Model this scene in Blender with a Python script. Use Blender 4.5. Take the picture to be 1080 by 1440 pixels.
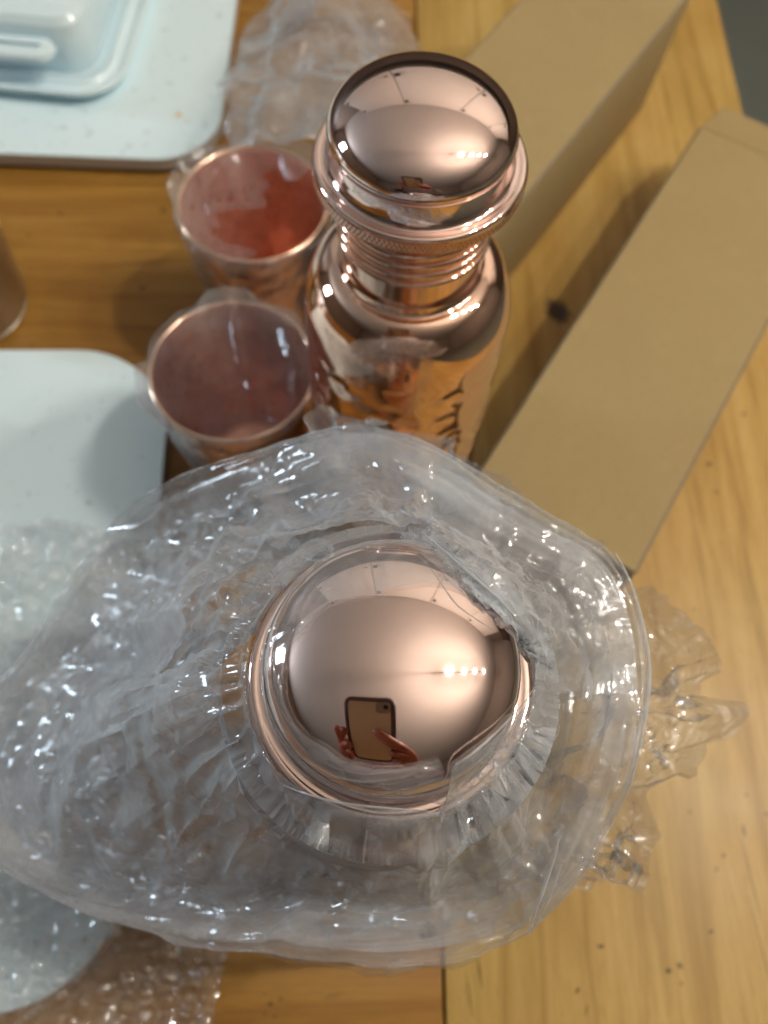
import bpy, bmesh, math, random
import numpy as np
from mathutils import Vector, Matrix
random.seed(7); rng = np.random.default_rng(7)
for o in list(bpy.data.objects): bpy.data.objects.remove(o)
SC = bpy.context.scene; COL = SC.collection; PI = math.pi

# ------------------------------------------------------------------ camera
PITCH, ROLL, FPX, CAMH = math.radians(66), math.radians(4.5), 1250.0, 0.41
FWD = np.array([0, math.cos(PITCH), -math.sin(PITCH)])
_r0 = np.array([1.0, 0, 0]); _u0 = np.array([0, math.sin(PITCH), math.cos(PITCH)])
RGT = math.cos(ROLL)*_r0 + math.sin(ROLL)*_u0
UPV = -math.sin(ROLL)*_r0 + math.cos(ROLL)*_u0
CPOS = np.array([0, 0, CAMH])
def P(px, py, z):
    """point of the place that the photograph shows at pixel (px, py) if it lies z above the table"""
    d = FWD*FPX + RGT*(px-540) - UPV*(py-720)
    return CPOS + d*(z-CAMH)/d[2]
cam = bpy.data.cameras.new('camera'); camo = bpy.data.objects.new('camera', cam); COL.objects.link(camo)
camo.matrix_world = Matrix(((RGT[0], UPV[0], -FWD[0], 0), (RGT[1], UPV[1], -FWD[1], 0), (RGT[2], UPV[2], -FWD[2], CAMH), (0, 0, 0, 1)))
cam.sensor_width = 36; cam.lens = 36*FPX/1440; cam.clip_start = 0.01; cam.clip_end = 50
cam.dof.use_dof = True; cam.dof.focus_distance = 0.185; cam.dof.aperture_fstop = 13
SC.camera = camo

# ------------------------------------------------------------------ world, exposure
w = bpy.data.worlds.new('World'); SC.world = w; w.use_nodes = True
bg = w.node_tree.nodes['Background']; bg.inputs[0].default_value = (1.0, 0.98, 0.95, 1); bg.inputs[1].default_value = 0.30
SC.view_settings.view_transform = 'Standard'; SC.view_settings.look = 'None'
SC.view_settings.exposure = -0.05; SC.view_settings.gamma = 1
cy = SC.cycles
cy.max_bounces = 12; cy.transparent_max_bounces = 40; cy.diffuse_bounces = 7; cy.glossy_bounces = 6; cy.transmission_bounces = 8
cy.sample_clamp_indirect = 6; cy.caustics_reflective = False; cy.caustics_refractive = False
cy.use_denoising = True; cy.blur_glossy = 0.0
BULB = 640.0

# ------------------------------------------------------------------ materials
class N:
    def __init__(s, name):
        s.m = bpy.data.materials.new(name); s.m.use_nodes = True; s.t = s.m.node_tree
        s.t.nodes.clear(); s.out = s('ShaderNodeOutputMaterial')
    def __call__(s, typ, ins=None, **kw):
        n = s.t.nodes.new(typ)
        for k, v in kw.items(): setattr(n, k, v)
        for k, v in (ins or {}).items(): s.set(n.inputs[k], v)
        return n
    def set(s, sock, v):
        if isinstance(v, bpy.types.NodeSocket): s.t.links.new(v, sock)
        elif isinstance(v, tuple) and len(v) == 3 and sock.type == 'RGBA': sock.default_value = (*v, 1)
        else: sock.default_value = v
    def math(s, op, a, b=0.0, clamp=False):
        n = s('ShaderNodeMath', {0: a, 1: b}, operation=op); n.use_clamp = clamp; return n.outputs[0]
    def ramp(s, fac, stops):
        n = s('ShaderNodeValToRGB', {0: fac}); el = n.color_ramp.elements
        while len(el) < len(stops): el.new(0.5)
        for e, (p, c) in zip(el, stops):
            e.position = p; e.color = (*c, 1) if isinstance(c, tuple) else (c, c, c, 1)
        return n.outputs[0]
    def coord(s, scale=(1, 1, 1), rot=(0, 0, 0), loc=(0, 0, 0), src='Object'):
        tc = s('ShaderNodeTexCoord')
        return s('ShaderNodeMapping', {0: tc.outputs[src], 'Scale': scale, 'Rotation': rot, 'Location': loc}).outputs[0]
    def noise(s, vec, scale, detail=3, rough=0.5, dist=0.0):
        return s('ShaderNodeTexNoise', {'Vector': vec, 'Scale': scale, 'Detail': detail, 'Roughness': rough, 'Distortion': dist}).outputs[0]
    def mix(s, fac, a, b, mode='MIX'):
        n = s('ShaderNodeMix', data_type='RGBA', blend_type=mode)
        s.set(n.inputs[0], fac); s.set(n.inputs[6], a); s.set(n.inputs[7], b); return n.outputs[2]
    def bump(s, h, strength=0.3, dist=0.001):
        return s('ShaderNodeBump', {'Height': h, 'Strength': strength, 'Distance': dist}).outputs[0]
    def bsdf(s, **k):
        b = s('ShaderNodeBsdfPrincipled', {kk.replace('_', ' '): v for kk, v in k.items()})
        s.t.links.new(b.outputs[0], s.out.inputs[0]); return b

def m_copper(name, col, rough, dark=None, smudge=0.06, bump=0.0, spots=0.0):
    n = N(name); v = n.coord()
    a = n.noise(v, 60, 5, 0.6); b = n.noise(n.coord(scale=(1, 1, 0.35)), 380, 3, 0.6)
    r = n.math('ADD', n.math('MULTIPLY', n.math('SUBTRACT', a, 0.42, True), smudge*3), rough)
    c = n.mix(n.ramp(a, [(0.35, 0.0), (0.75, 1.0)]), col, dark or tuple(x*0.9 for x in col))
    if spots: c = n.mix(n.math('MULTIPLY', n.ramp(n.noise(v, 170, 4, 0.7), [(0.5, 0.0), (0.7, 1.0)]), spots), c, (0.50, 0.17, 0.09))
    k = dict(Base_Color=c, Metallic=0.7 if spots else 1.0, Roughness=r)
    if bump: k['Normal'] = n.bump(n.math('ADD', a, n.math('MULTIPLY', b, 0.4)), bump, 0.0015)
    n.bsdf(**k); return n.m

def m_film(name, haze, gloss=0.07, rough=0.09, tint=(0.972, 0.98, 0.988), fine=0.25, scale=220.0, hcol=(0.94, 0.965, 1.0)):
    """thin clear polythene: mostly see-through, mirror-like streaks, a little milky scatter"""
    n = N(name); v = n.coord()
    f1 = n.noise(v, scale, 3, 0.6, 0.6); f2 = n.noise(n.coord(rot=(0.5, 0.3, 0.9), scale=(1, 0.25, 1)), scale*1.7, 2, 0.5)
    nor = n.bump(n.math('ADD', f1, n.math('MULTIPLY', f2, 0.6)), fine, 0.002)
    lw = n('ShaderNodeLayerWeight', {'Blend': 0.5, 'Normal': nor}).outputs['Facing']
    fac = n.math('ADD', n.math('MULTIPLY', n.math('POWER', lw, 3.5), 0.62), gloss, True)
    tr = n('ShaderNodeBsdfTransparent', {0: tint}).outputs[0]
    gl = n('ShaderNodeBsdfGlossy', {'Color': (0.97, 0.98, 1.0), 'Roughness': rough, 'Normal': nor}).outputs[0]
    a = n('ShaderNodeMixShader', {0: fac, 1: tr, 2: gl}).outputs[0]
    d = n('ShaderNodeBsdfDiffuse', {0: hcol, 'Normal': nor}).outputs[0]
    t = n('ShaderNodeBsdfTranslucent', {0: hcol, 'Normal': nor}).outputs[0]
    dt = n('ShaderNodeMixShader', {0: 0.5, 1: d, 2: t}).outputs[0]
    big = n.noise(v, 45, 4, 0.6)
    hz = n.math('MULTIPLY', n.math('MULTIPLY', n.ramp(big, [(0.32, 0.25), (0.70, 1.0)]), 1.8), haze)
    hz = n.math('ADD', hz, n.math('MULTIPLY', n.math('POWER', lw, 2.5), haze*0.9), True)
    s_ = n('ShaderNodeMixShader', {0: hz, 1: a, 2: dt}).outputs[0]
    n.t.links.new(s_, n.out.inputs[0]); return n.m

def m_wood(name, light, mid, dark, along, flecks=(), scratches=()):
    n = N(name)
    st = (14, 1.0, 1) if along == 'y' else (1.0, 14, 1)
    tc = n('ShaderNodeTexCoord').outputs['Object']
    oi = n('ShaderNodeObjectInfo').outputs['Random']
    off = n('ShaderNodeCombineXYZ', {0: n.math('MULTIPLY', oi, 7.0), 1: n.math('MULTIPLY', oi, 3.0), 2: oi}).outputs[0]
    base = n('ShaderNodeVectorMath', {0: tc, 1: off}, operation='ADD').outputs[0]
    v = n('ShaderNodeMapping', {0: base, 'Scale': st}).outputs[0]
    g = n.noise(v, 5.5, 6, 0.62, 1.1); f = n.noise(v, 34, 4, 0.65, 0.3)
    big = n.noise(base, 9, 3, 0.5, 0.4); pore = n.noise(v, 120, 2, 0.6)
    c = n.ramp(g, [(0.28, dark), (0.5, mid), (0.72, light)])
    c = n.mix(n.math('MULTIPLY', f, 0.5), c, n.mix(1.0, c, (0.70, 0.60, 0.42), 'MULTIPLY'))
    c = n.mix(n.math('MULTIPLY', n.ramp(big, [(0.42, 0.0), (0.72, 1.0)]), 0.45), c, n.mix(1.0, c, (0.80, 0.62, 0.38), 'MULTIPLY'))
    c = n.mix(n.math('MULTIPLY', n.ramp(pore, [(0.56, 0.0), (0.70, 1.0)]), 0.5), c, dark)
    sx = n('ShaderNodeSeparateXYZ', {0: tc}); wob = n.math('MULTIPLY', n.math('SUBTRACT', n.noise(tc, 260, 3, 0.7), 0.5), 0.9)
    X, Y = sx.outputs[0], sx.outputs[1]
    for (x, y, rx, ry, ang, k) in flecks:
        ca, sa = math.cos(ang), math.sin(ang)
        dx, dy = n.math('SUBTRACT', X, x), n.math('SUBTRACT', Y, y)
        a = n.math('DIVIDE', n.math('ADD', n.math('MULTIPLY', dx, ca), n.math('MULTIPLY', dy, sa)), rx)
        b = n.math('DIVIDE', n.math('SUBTRACT', n.math('MULTIPLY', dy, ca), n.math('MULTIPLY', dx, sa)), ry)
        d = n.math('ADD', n.math('SQRT', n.math('ADD', n.math('MULTIPLY', a, a), n.math('MULTIPLY', b, b))), wob)
        c = n.mix(n.math('MULTIPLY', n.ramp(d, [(0.45, 1.0), (1.25, 0.0)]), k), c, (0.035, 0.016, 0.006))
    rg = n.math('ADD', n.math('MULTIPLY', n.noise(tc, 40, 3), 0.16), 0.33)
    n.bsdf(Base_Color=c, Roughness=rg, Specular_IOR_Level=0.35, Normal=n.bump(n.math('ADD', f, n.math('MULTIPLY', pore, -0.5)), 0.12, 0.0008))
    return n.m

def m_plain(name, col, rough=0.5, var=0.08, scale=30, metallic=0.0, bump=0.0, spec=0.5, speck=None):
    n = N(name); v = n.coord(); a = n.noise(v, scale, 4, 0.6)
    c = n.mix(a, tuple(x*(1-var) for x in col), tuple(min(1, x*(1+var)) for x in col))
    if speck:
        sc, thr, scol, k = speck
        s1 = n.noise(v, sc, 2, 0.5)
        c = n.mix(n.math('MULTIPLY', n.ramp(s1, [(thr, 0.0), (thr+0.05, 1.0)]), k), c, scol)
    k = dict(Base_Color=c, Roughness=n.math('ADD', n.math('MULTIPLY', a, 0.1), rough-0.05), Metallic=metallic, Specular_IOR_Level=spec)
    if bump: k['Normal'] = n.bump(n.noise(v, scale*6, 4, 0.6), bump, 0.0006)
    n.bsdf(**k); return n.m

def m_card(name):
    n = N(name); v = n.coord(); a = n.noise(v, 28, 4, 0.6); fib = n.noise(n.coord(scale=(1, 6, 1)), 420, 3, 0.7); sp = n.noise(v, 620, 2, 0.6)
    c = n.mix(a, (0.315, 0.228, 0.104), (0.365, 0.270, 0.128))
    c = n.mix(n.math('MULTIPLY', n.ramp(sp, [(0.58, 0.0), (0.75, 1.0)]), 0.5), c, (0.25, 0.165, 0.07))
    c = n.mix(n.math('MULTIPLY', n.ramp(n.noise(v, 95, 3), [(0.60, 0.0), (0.75, 1.0)]), 0.10), c, (0.52, 0.41, 0.22))
    n.bsdf(Base_Color=c, Roughness=0.72, Specular_IOR_Level=0.22, Normal=n.bump(n.math('ADD', n.math('MULTIPLY', fib, 0.6), n.math('MULTIPLY', n.noise(n.coord(scale=(1, 3.5, 1)), 42, 2), 2.0)), 0.25, 0.0008)); return n.m

def m_emit(name, col, s):
    n = N(name); e = n('ShaderNodeEmission', {0: col, 1: s}); n.t.links.new(e.outputs[0], n.out.inputs[0]); return n.m

# ------------------------------------------------------------------ object helpers
def tag(o, label=None, cat=None, group=None, kind=None):
    for k, v in (('label', label), ('category', cat), ('group', group), ('kind', kind)):
        if v: o[k] = v
    return o
def thing(name, label, cat, loc=(0, 0, 0), rz=0.0, group=None):
    o = bpy.data.objects.new(name, None); COL.objects.link(o); o.location = loc; o.rotation_euler = (0, 0, rz)
    o.empty_display_size = 0.01
    return tag(o, label, cat, group)
def obj(name, me, mat, parent=None, smooth=True, loc=None):
    o = bpy.data.objects.new(name, me); COL.objects.link(o)
    if mat and not me.materials: me.materials.append(mat)
    if smooth and len(me.polygons):
        me.polygons.foreach_set('use_smooth', [True]*len(me.polygons))
        if len(me.polygons) < 800: me.set_sharp_from_angle(angle=math.radians(28))
    if parent: o.parent = parent
    if loc is not None: o.location = loc
    return o
def grid_mesh(name, V, closed_u=False, mask=None):
    """V: (nu, nv, 3)"""
    nu, nv = V.shape[:2]; me = bpy.data.meshes.new(name)
    idx = np.arange(nu*nv).reshape(nu, nv)
    a = idx if closed_u else idx[:-1]; b = np.roll(idx, -1, 0) if closed_u else idx[1:]
    F = np.stack([a[:, :-1], b[:, :-1], b[:, 1:], a[:, 1:]], -1).reshape(-1, 4)
    if mask is not None: F = F[mask.reshape(-1)[F].all(1)]
    used = np.unique(F); re = np.full(nu*nv, -1); re[used] = np.arange(len(used)); F = re[F]
    co = V.reshape(-1, 3)[used]
    me.vertices.add(len(co)); me.vertices.foreach_set('co', co.astype(np.float32).ravel())
    me.loops.add(F.size); me.loops.foreach_set('vertex_index', F.astype(np.int32).ravel())
    me.polygons.add(len(F)); me.polygons.foreach_set('loop_start', np.arange(0, F.size, 4, dtype=np.int32))
    me.update(calc_edges=True); me.validate(); return me
def lathe(name, prof, n=128, fn=None):
    pr = np.array(prof, float); th = np.linspace(0, 2*PI, n, endpoint=False)
    r = np.repeat(pr[None, :, 0], n, 0); z = np.repeat(pr[None, :, 1], n, 0); T = np.repeat(th[:, None], len(pr), 1)
    if fn: r, z = fn(r, z, T)
    return grid_mesh(name, np.stack([r*np.cos(T), r*np.sin(T), z], -1), True)
def bm_mesh(name, bm):
    me = bpy.data.meshes.new(name); bmesh.ops.recalc_face_normals(bm, faces=bm.faces); bm.to_mesh(me); bm.free(); return me
def prism(name, pts, z0, z1, bev=0.0, seg=2):
    bm = bmesh.new(); lo = [bm.verts.new((x, y, z0)) for x, y in pts]; hi = [bm.verts.new((x, y, z1)) for x, y in pts]; n = len(pts)
    bm.faces.new(lo[::-1]); bm.faces.new(hi)
    for i in range(n): bm.faces.new((lo[i], lo[(i+1) % n], hi[(i+1) % n], hi[i]))
    if bev:
        es = [e for e in bm.edges if abs(e.verts[0].co.z-e.verts[1].co.z) < 1e-7]
        bmesh.ops.bevel(bm, geom=es, offset=bev, segments=seg, affect='EDGES', profile=0.5)
    return bm_mesh(name, bm)
def boxm(name, lo, hi, bev=0.0, seg=2):
    bm = bmesh.new(); bmesh.ops.create_cube(bm, size=1)
    for v in bm.verts: v.co = Vector([(lo[i]+hi[i])/2+v.co[i]*(hi[i]-lo[i]) for i in range(3)])
    if bev: bmesh.ops.bevel(bm, geom=list(bm.edges), offset=bev, segments=seg, affect='EDGES', profile=0.5)
    return bm_mesh(name, bm)
def rrect(x0, y0, x1, y1, r, n=14):
    pts = []
    for cx, cy_, a0 in ((x1-r, y1-r, 0), (x0+r, y1-r, 90), (x0+r, y0+r, 180), (x1-r, y0+r, 270)):
        for k in range(n+1):
            a = math.radians(a0+90*k/n); pts.append((cx+r*math.cos(a), cy_+r*math.sin(a)))
    return pts
def tube(name, pts, r, n=10, closed=False):
    pts = [Vector(p) for p in pts]; V = []; m = len(pts)
    for i, p in enumerate(pts):
        d = (pts[(i+1) % m if closed else min(i+1, m-1)]-pts[i-1 if (closed or i) else 0]).normalized()
        a = d.cross(Vector((0.13, 0.21, 0.97))).normalized(); b = d.cross(a); rr = r[i] if hasattr(r, '__len__') else r
        V.append([p+(a*math.cos(2*PI*k/n)+b*math.sin(2*PI*k/n))*rr for k in range(n+1)])
    return grid_mesh(name, np.array(V), closed)

# ------------------------------------------------------------------ vectorised noise for crumpled film
def _h(ix, iy, seed):
    a = (ix.astype(np.int64)*374761393 + iy.astype(np.int64)*668265263 + seed*1274126177) & 0x7fffffff
    a = ((a ^ (a >> 13))*1103515245 + 12345) & 0x7fffffff
    a = ((a ^ (a >> 16))*2246822519) & 0x7fffffff
    return (a ^ (a >> 15)) % 100003/100003.0
def worley(u, v, seed, per=0):
    iu, iv = np.floor(u), np.floor(v); f1 = np.full(u.shape, 9.0); f2 = f1.copy(); cid = np.zeros(u.shape)
    for a in (-1, 0, 1):
        for b in (-1, 0, 1):
            cu, cv = iu+a, iv+b; hu = np.mod(cu, per) if per else cu
            x = cu+_h(hu, cv, seed)-u; y = cv+_h(hu, cv, seed+17)-v; d = np.sqrt(x*x+y*y); c = _h(hu, cv, seed+31)
            near = d < f1; f2 = np.where(near, f1, np.minimum(f2, d)); cid = np.where(near, c, cid); f1 = np.where(near, d, f1)
    return f1, f2, cid
def vnoise(u, v, seed, per=0):
    iu, iv = np.floor(u), np.floor(v); fu, fv = u-iu, v-iv; s = fu*fu*fu*(fu*(fu*6-15)+10); t = fv*fv*fv*(fv*(fv*6-15)+10)
    m = (lambda q: np.mod(q, per)) if per else (lambda q: q)
    a, b, c, d = _h(m(iu), iv, seed), _h(m(iu+1), iv, seed), _h(m(iu), iv+1, seed), _h(m(iu+1), iv+1, seed)
    return (a*(1-s)+b*s)*(1-t)+(c*(1-s)+d*s)*t
def ridge(u, v, seed, per=0): return 1-np.abs(2*vnoise(u, v, seed, per)-1)
def sm(x, a, b):
    t = np.clip((x-a)/(b-a), 0, 1); return t*t*(3-2*t)
def normals(V, closed):
    du = (np.roll(V, -1, 0)-np.roll(V, 1, 0)) if closed else np.gradient(V, axis=0)
    dv = np.gradient(V, axis=1); n = np.cross(du, dv); return n/(np.linalg.norm(n, axis=-1, keepdims=True)+1e-12)
def polar(px_pts, ax, nT):
    """world ring through photo points (px, py, z) round the axis ax, as r(theta), z(theta)"""
    W = np.array([P(x, y, z) for x, y, z in px_pts]); a = np.arctan2(W[:, 1]-ax[1], W[:, 0]-ax[0]); r = np.hypot(W[:, 0]-ax[0], W[:, 1]-ax[1])
    th = np.linspace(-PI, PI, nT, endpoint=False)
    return th, np.interp(th, *_srt(a, r), period=2*PI), np.interp(th, *_srt(a, W[:, 2]), period=2*PI)
def _srt(a, b): i = np.argsort(a); return a[i], b[i]
def csm(a, k):
    if k < 1: return a
    ker = np.hanning(2*k+3)[1:-1]; ker /= ker.sum(); return np.convolve(np.r_[a[-k:], a, a[:k]], ker, 'valid')
def catmull(K, ns):
    """K: list of (nT,2) key rows -> (nT, ns, 2)"""
    K = np.array(K); m = len(K); s = np.linspace(0, m-1-1e-6, ns); i = s.astype(int); t = (s-i)[:, None, None]
    p0, p1, p2, p3 = K[np.maximum(i-1, 0)], K[i], K[np.minimum(i+1, m-1)], K[np.minimum(i+2, m-1)]
    q = 0.5*(2*p1+(p2-p0)*t+(2*p0-5*p1+4*p2-p3)*t*t+(3*p1-p0-3*p2+p3)*t**3)
    return q.transpose(1, 0, 2)

# ------------------------------------------------------------------ film that is longer than the space it has: position based relaxation makes it buckle into folds
def _pair(V, a, b, L, k, lo=False):
    d = V[b]-V[a]; n = np.sqrt((d*d).sum(-1))+1e-9; e = (n-L)/n
    if lo: e = np.minimum(e, 0)
    c = d*(0.5*k*e)[..., None]; V[a] += c; V[b] -= c
def relax(V0, gu, gv, closed, iters, att, fixed, rnd, collide=None, bend=0.84, kb=0.6):
    """V0 (nu,nv,3) base sheet; gu, gv: excess length per vertex along u and v; rnd: starting offset along the normal"""
    if closed: V0p = np.concatenate([V0, V0[:2]], 0)
    V = V0+normals(V0, closed)*rnd[..., None]; nu, nv = V.shape[:2]
    ln = lambda a, b: np.sqrt(((a-b)**2).sum(-1))
    if closed:                                    # work on a strip with a two-row overlap that is copied over after every pass
        ext = lambda A, n=2: np.concatenate([A, A[:n]], 0)
    else: ext = lambda A, n=2: A
    B = ext(V0); Gu, Gv = ext(gu), ext(gv); m = B.shape[0]
    Lu = ln(B[1:], B[:-1])*(1+0.5*(Gu[1:]+Gu[:-1])); Lv = ln(B[:, 1:], B[:, :-1])*(1+0.5*(Gv[:, 1:]+Gv[:, :-1]))
    gd = 1+0.25*(Gu+Gv+0)[:-1, :-1]+0.25*(Gu+Gv)[1:, 1:]
    Ld1 = ln(B[1:, 1:], B[:-1, :-1])*gd; Ld2 = ln(B[1:, :-1], B[:-1, 1:])*gd
    Lu2 = (Lu[1:]+Lu[:-1])*bend; Lv2 = (Lv[:, 1:]+Lv[:, :-1])*bend
    S = slice; att_ = att[..., None] if hasattr(att, 'shape') else att; free = (~fixed)[..., None]; W = ext(V)
    for it in range(iters):
        for p in (0, 1):
            q = (m-p)//2*2
            _pair(W, S(p, p+q-1, 2), S(p+1, p+q, 2), Lu[p:p+q-1:2], 0.9)
            if closed and p == 0: W[nu:] = W[:m-nu]
            a, b = S(p, p+q-1, 2), S(p+1, p+q, 2)
            _pair(W, (a, S(0, nv-1)), (b, S(1, nv)), Ld1[p:p+q-1:2], 0.35)
            _pair(W, (a, S(1, nv)), (b, S(0, nv-1)), Ld2[p:p+q-1:2], 0.35)
            q = (nv-p)//2*2
            _pair(W, (S(None), S(p, p+q-1, 2)), (S(None), S(p+1, p+q, 2)), Lv[:, p:p+q-1:2], 0.9)
        for p in (0, 2):
            i = np.array([k for k in range(m-2) if k % 4 in (p, p+1)]); _pair(W, i, i+2, Lu2[i], kb, True)
            j = np.array([k for k in range(nv-2) if k % 4 in (p, p+1)]); _pair(W, (S(None), j), (S(None), j+2), Lv2[:, j], kb, True)
        V = W[:nu]
        if closed: V[:2] = 0.5*(W[:2]+W[nu:nu+2])
        V = V+att_*(V0-V); V = np.where(free, V, V0)
        if collide: V = collide(V)
        W = ext(V)
    return W[:nu].copy()
def lin2(A, closed):
    """double the resolution and keep the creases sharp"""
    def ax(A, cl):
        Ap = np.roll(A, -1, 0) if cl else A[np.r_[1:len(A), len(A)-1]]
        out = np.empty((len(A)*2,)+A.shape[1:]); out[0::2] = A; out[1::2] = 0.5*(A+Ap); return out if cl else out[:-1]
    return ax(ax(A, closed).swapaxes(0, 1), False).swapaxes(0, 1)
def up2(A, closed):
    """double the resolution of a (nu, nv, ...) array with a smooth kernel"""
    def ax(A, cl):
        if cl: Am, Ap, App = np.roll(A, 1, 0), np.roll(A, -1, 0), np.roll(A, -2, 0)
        else:
            n = len(A); Am, Ap, App = A[np.r_[0, 0:n-1]], A[np.r_[1:n, n-1]], A[np.r_[2:n, n-1, n-1]] if n > 2 else A
        mid = (-Am+9*A+9*Ap-App)/16; out = np.empty((len(A)*2,)+A.shape[1:]); out[0::2] = A; out[1::2] = mid
        return out if cl else out[:-1]
    return ax(ax(A, closed).swapaxes(0, 1), False).swapaxes(0, 1)

# ------------------------------------------------------------------ the setting: table, floor, room shell
TABROT = math.radians(4.4)
woodR = [(1000, 1310, .0016, .0009, .2, .9), (940, 1365, .002, .0012, .1, .9), (956, 1358, .0012, .0016, .6, .8), (958, 1383, .0008, .0009, 0, .7), (845, 1331, .0018, .0009, .0, .9),
         (812, 1393, .0008, .0018, -.6, .9), (1018, 1203, .0009, .0014, -.3, .8), (1008, 1222, .0009, .0015, -.4, .6), (970, 1142, .0011, .0009, 0, .65), (1050, 1118, .001, .001, 0, .7), (1078, 1145, .0012, .0012, 0, .8),
         (1046, 1168, .0009, .0032, .08, .8), (1056, 1235, .0005, .022, .10, .55), (1070, 1330, .0005, .026, .12, .45), (997, 653, .0020, .0016, 0, .85), (1007, 692, .0018, .0014, 0, .45), (1046, 583, .002, .0015, 0, .6), (1015, 763, .0012, .001, 0, .4), (976, 857, .0012, .0011, 0, .35),
         (660, 1400, .0004, .008, .1, .7), (675, 1370, .0005, .007, .12, .8), (825, 1420, .0007, .003, -.3, .5), (784, 438, .0085, .0115, .5, 1.0), (930, 1260, .0004, .02, .05, .3)]
woodL = [(85, 300, .002, .0015, 0, .6), (230, 295, .0024, .002, 0, .7), (200, 405, .0028, .0015, 0, .7), (40, 330, .002, .002, 0, .35), (380, 1412, .0013, .001, 0, .8), (395, 1405, .001, .0008, .3, .7), (372, 1426, .0007, .0006, 0, .7), (386, 1430, .0006, .0006, 0, .6), (372, 1398, .0005, .0005, 0, .6), (45, 485, .002, .001, 0, .5), (470, 1400, .006, .0012, .2, .25)]
tab = thing('table', 'honey coloured wooden table with an end board across its planks, under everything', 'table', (0, 0, 0), TABROT)
ca, sa = math.cos(-TABROT), math.sin(-TABROT)
def tl(p): return (p[0]*ca-p[1]*sa, p[0]*sa+p[1]*ca)
def fl(lst): return [(*tl(P(x, y, 0)), rx, ry, a, k) for x, y, rx, ry, a, k in lst]
mat_end = m_wood('pale_pine', (0.58, 0.405, 0.150), (0.49, 0.325, 0.100), (0.31, 0.18, 0.042), 'y', fl(woodR))
mat_pl = m_wood('honey_pine', (0.40, 0.220, 0.048), (0.325, 0.165, 0.028), (0.22, 0.095, 0.012), 'x', fl(woodL))  # planks' own honey tone, darkened further for the shade over the left side
SEAM = tl(P(624, 1380, 0))[0]; EDGE = tl(P(1022, 58, 0))[0]; FAR = tl(P(1010, 0, 0))[1]+0.25
obj('end_board', boxm('end_board', (SEAM+0.0006, -0.5, -0.028), (EDGE, FAR, 0), 0.0012), mat_end, tab)['label'] = 'pale end board with lengthwise grain and dark flecks'
ys = [-0.5, -0.355, -0.205, -0.055, 0.095, 0.245, 0.395, 0.545, FAR]
for i in range(len(ys)-1):
    obj('plank', boxm('plank', (-1.0, ys[i]+0.0003, -0.028), (SEAM-0.0006, ys[i+1]-0.0003, -0.0004+0.0002*(i % 2)), 0.0006), mat_pl, tab)
obj('apron', boxm('apron', (-0.9, -0.45, -0.11), (EDGE-0.05, FAR-0.05, -0.0285), 0.002), mat_pl, tab)
mat_floor = m_plain('grey_floor', (0.17, 0.18, 0.15), 0.6, 0.25, 3)
mat_wall = m_plain('cream_paint', (0.70, 0.66, 0.62), 0.8, 0.03, 2)
mat_ceil = m_plain('ceiling_paint', (0.62, 0.575, 0.54), 0.85, 0.04, 1.5)
mat_dark = m_plain('dark_panelling', (0.11, 0.078, 0.06), 0.4, 0.2, 6)
tag(obj('floor', boxm('floor', (-3.4, -3.0, -0.80), (3.4, 2.6, -0.75)), mat_floor, None, False), kind='structure')
tag(obj('ceiling', boxm('ceiling', (-3.4, -3.0, 1.75), (3.4, 2.6, 1.80)), mat_ceil, None, False), kind='structure')
tag(obj('wall_far', boxm('wall_far', (-3.4, 1.72, 0.55), (3.4, 1.80, 1.75)), m_plain('taupe_paint', (0.26, 0.21, 0.175), 0.7, 0.05, 2), None, False), kind='structure')
tag(obj('wall_far_panelling', boxm('wall_far_panelling', (-3.4, 1.70, -0.75), (3.4, 1.80, 0.548)), mat_dark, None, False), kind='structure')
tag(obj('wall_near', boxm('wall_near', (-3.3, -3.1, -0.75), (3.3, -3.0, 1.75)), m_plain('dun_paint', (0.20, 0.165, 0.14), 0.7, 0.1, 3), None, False), kind='structure')
tag(obj('wall_right', boxm('wall_right', (3.3, -3.0, -0.75), (3.4, 1.70, 1.75)), m_plain('grey_paint', (0.30, 0.25, 0.21), 0.7, 0.1, 3), None, False), kind='structure')
tag(obj('wall_left', boxm('wall_left', (-3.4, -3.0, -0.75), (-3.3, 1.70, 1.75)), m_plain('brown_paint', (0.30, 0.23, 0.19), 0.6, 0.1, 3), None, False), kind='structure')
# ceiling lamp seen as four lights in the polished caps
lamp = thing('ceiling_lamp', 'row of four warm spot lamps on a bar under the ceiling', 'lamp', (0, 0, 0))
mb = m_emit('warm_bulb', (1.0, 0.92, 0.80), BULB); md = m_plain('lamp_metal', (0.12, 0.11, 0.10), 0.4, 0.05, 20, 0.6)
obj('bar', tube('bar', [(0.58, 0.197, 1.73), (1.62, 0.356, 1.73)], 0.014, 12), m_plain('bar_cream', (0.62, 0.58, 0.52), 0.5), lamp)
for bx, by, br in ((0.64, 0.205, 0.034), (0.90, 0.24, 0.025), (1.18, 0.285, 0.025), (1.54, 0.345, 0.025)):
    bm = bmesh.new(); bmesh.ops.create_uvsphere(bm, u_segments=20, v_segments=12, radius=br)
    obj('bulb', bm_mesh('bulb', bm), mb, lamp, True, (bx, by, 1.400))
    obj('stem', tube('stem', [(bx, by, 1.715), (bx, by, 1.465)], 0.006, 10), md, lamp)
    obj('bulb_hood', lathe('bulb_hood', [(0.0, 0.075), (0.014, 0.072), (0.020, 0.055), (0.029, 0.030), (0.030, 0.030), (0.021, 0.057)], 24), md, lamp, True, (bx, by, 1.404))  # opaque flared hood, added to hold the bulb's glow off the ceiling
cab = thing('wall_cabinet', 'white kitchen wall cabinets along the far wall, only mirrored in the caps', 'cabinet', (0, 1.70, 0))
kn = m_plain('cabinet_knob', (0.05, 0.04, 0.04), 0.4)
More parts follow.
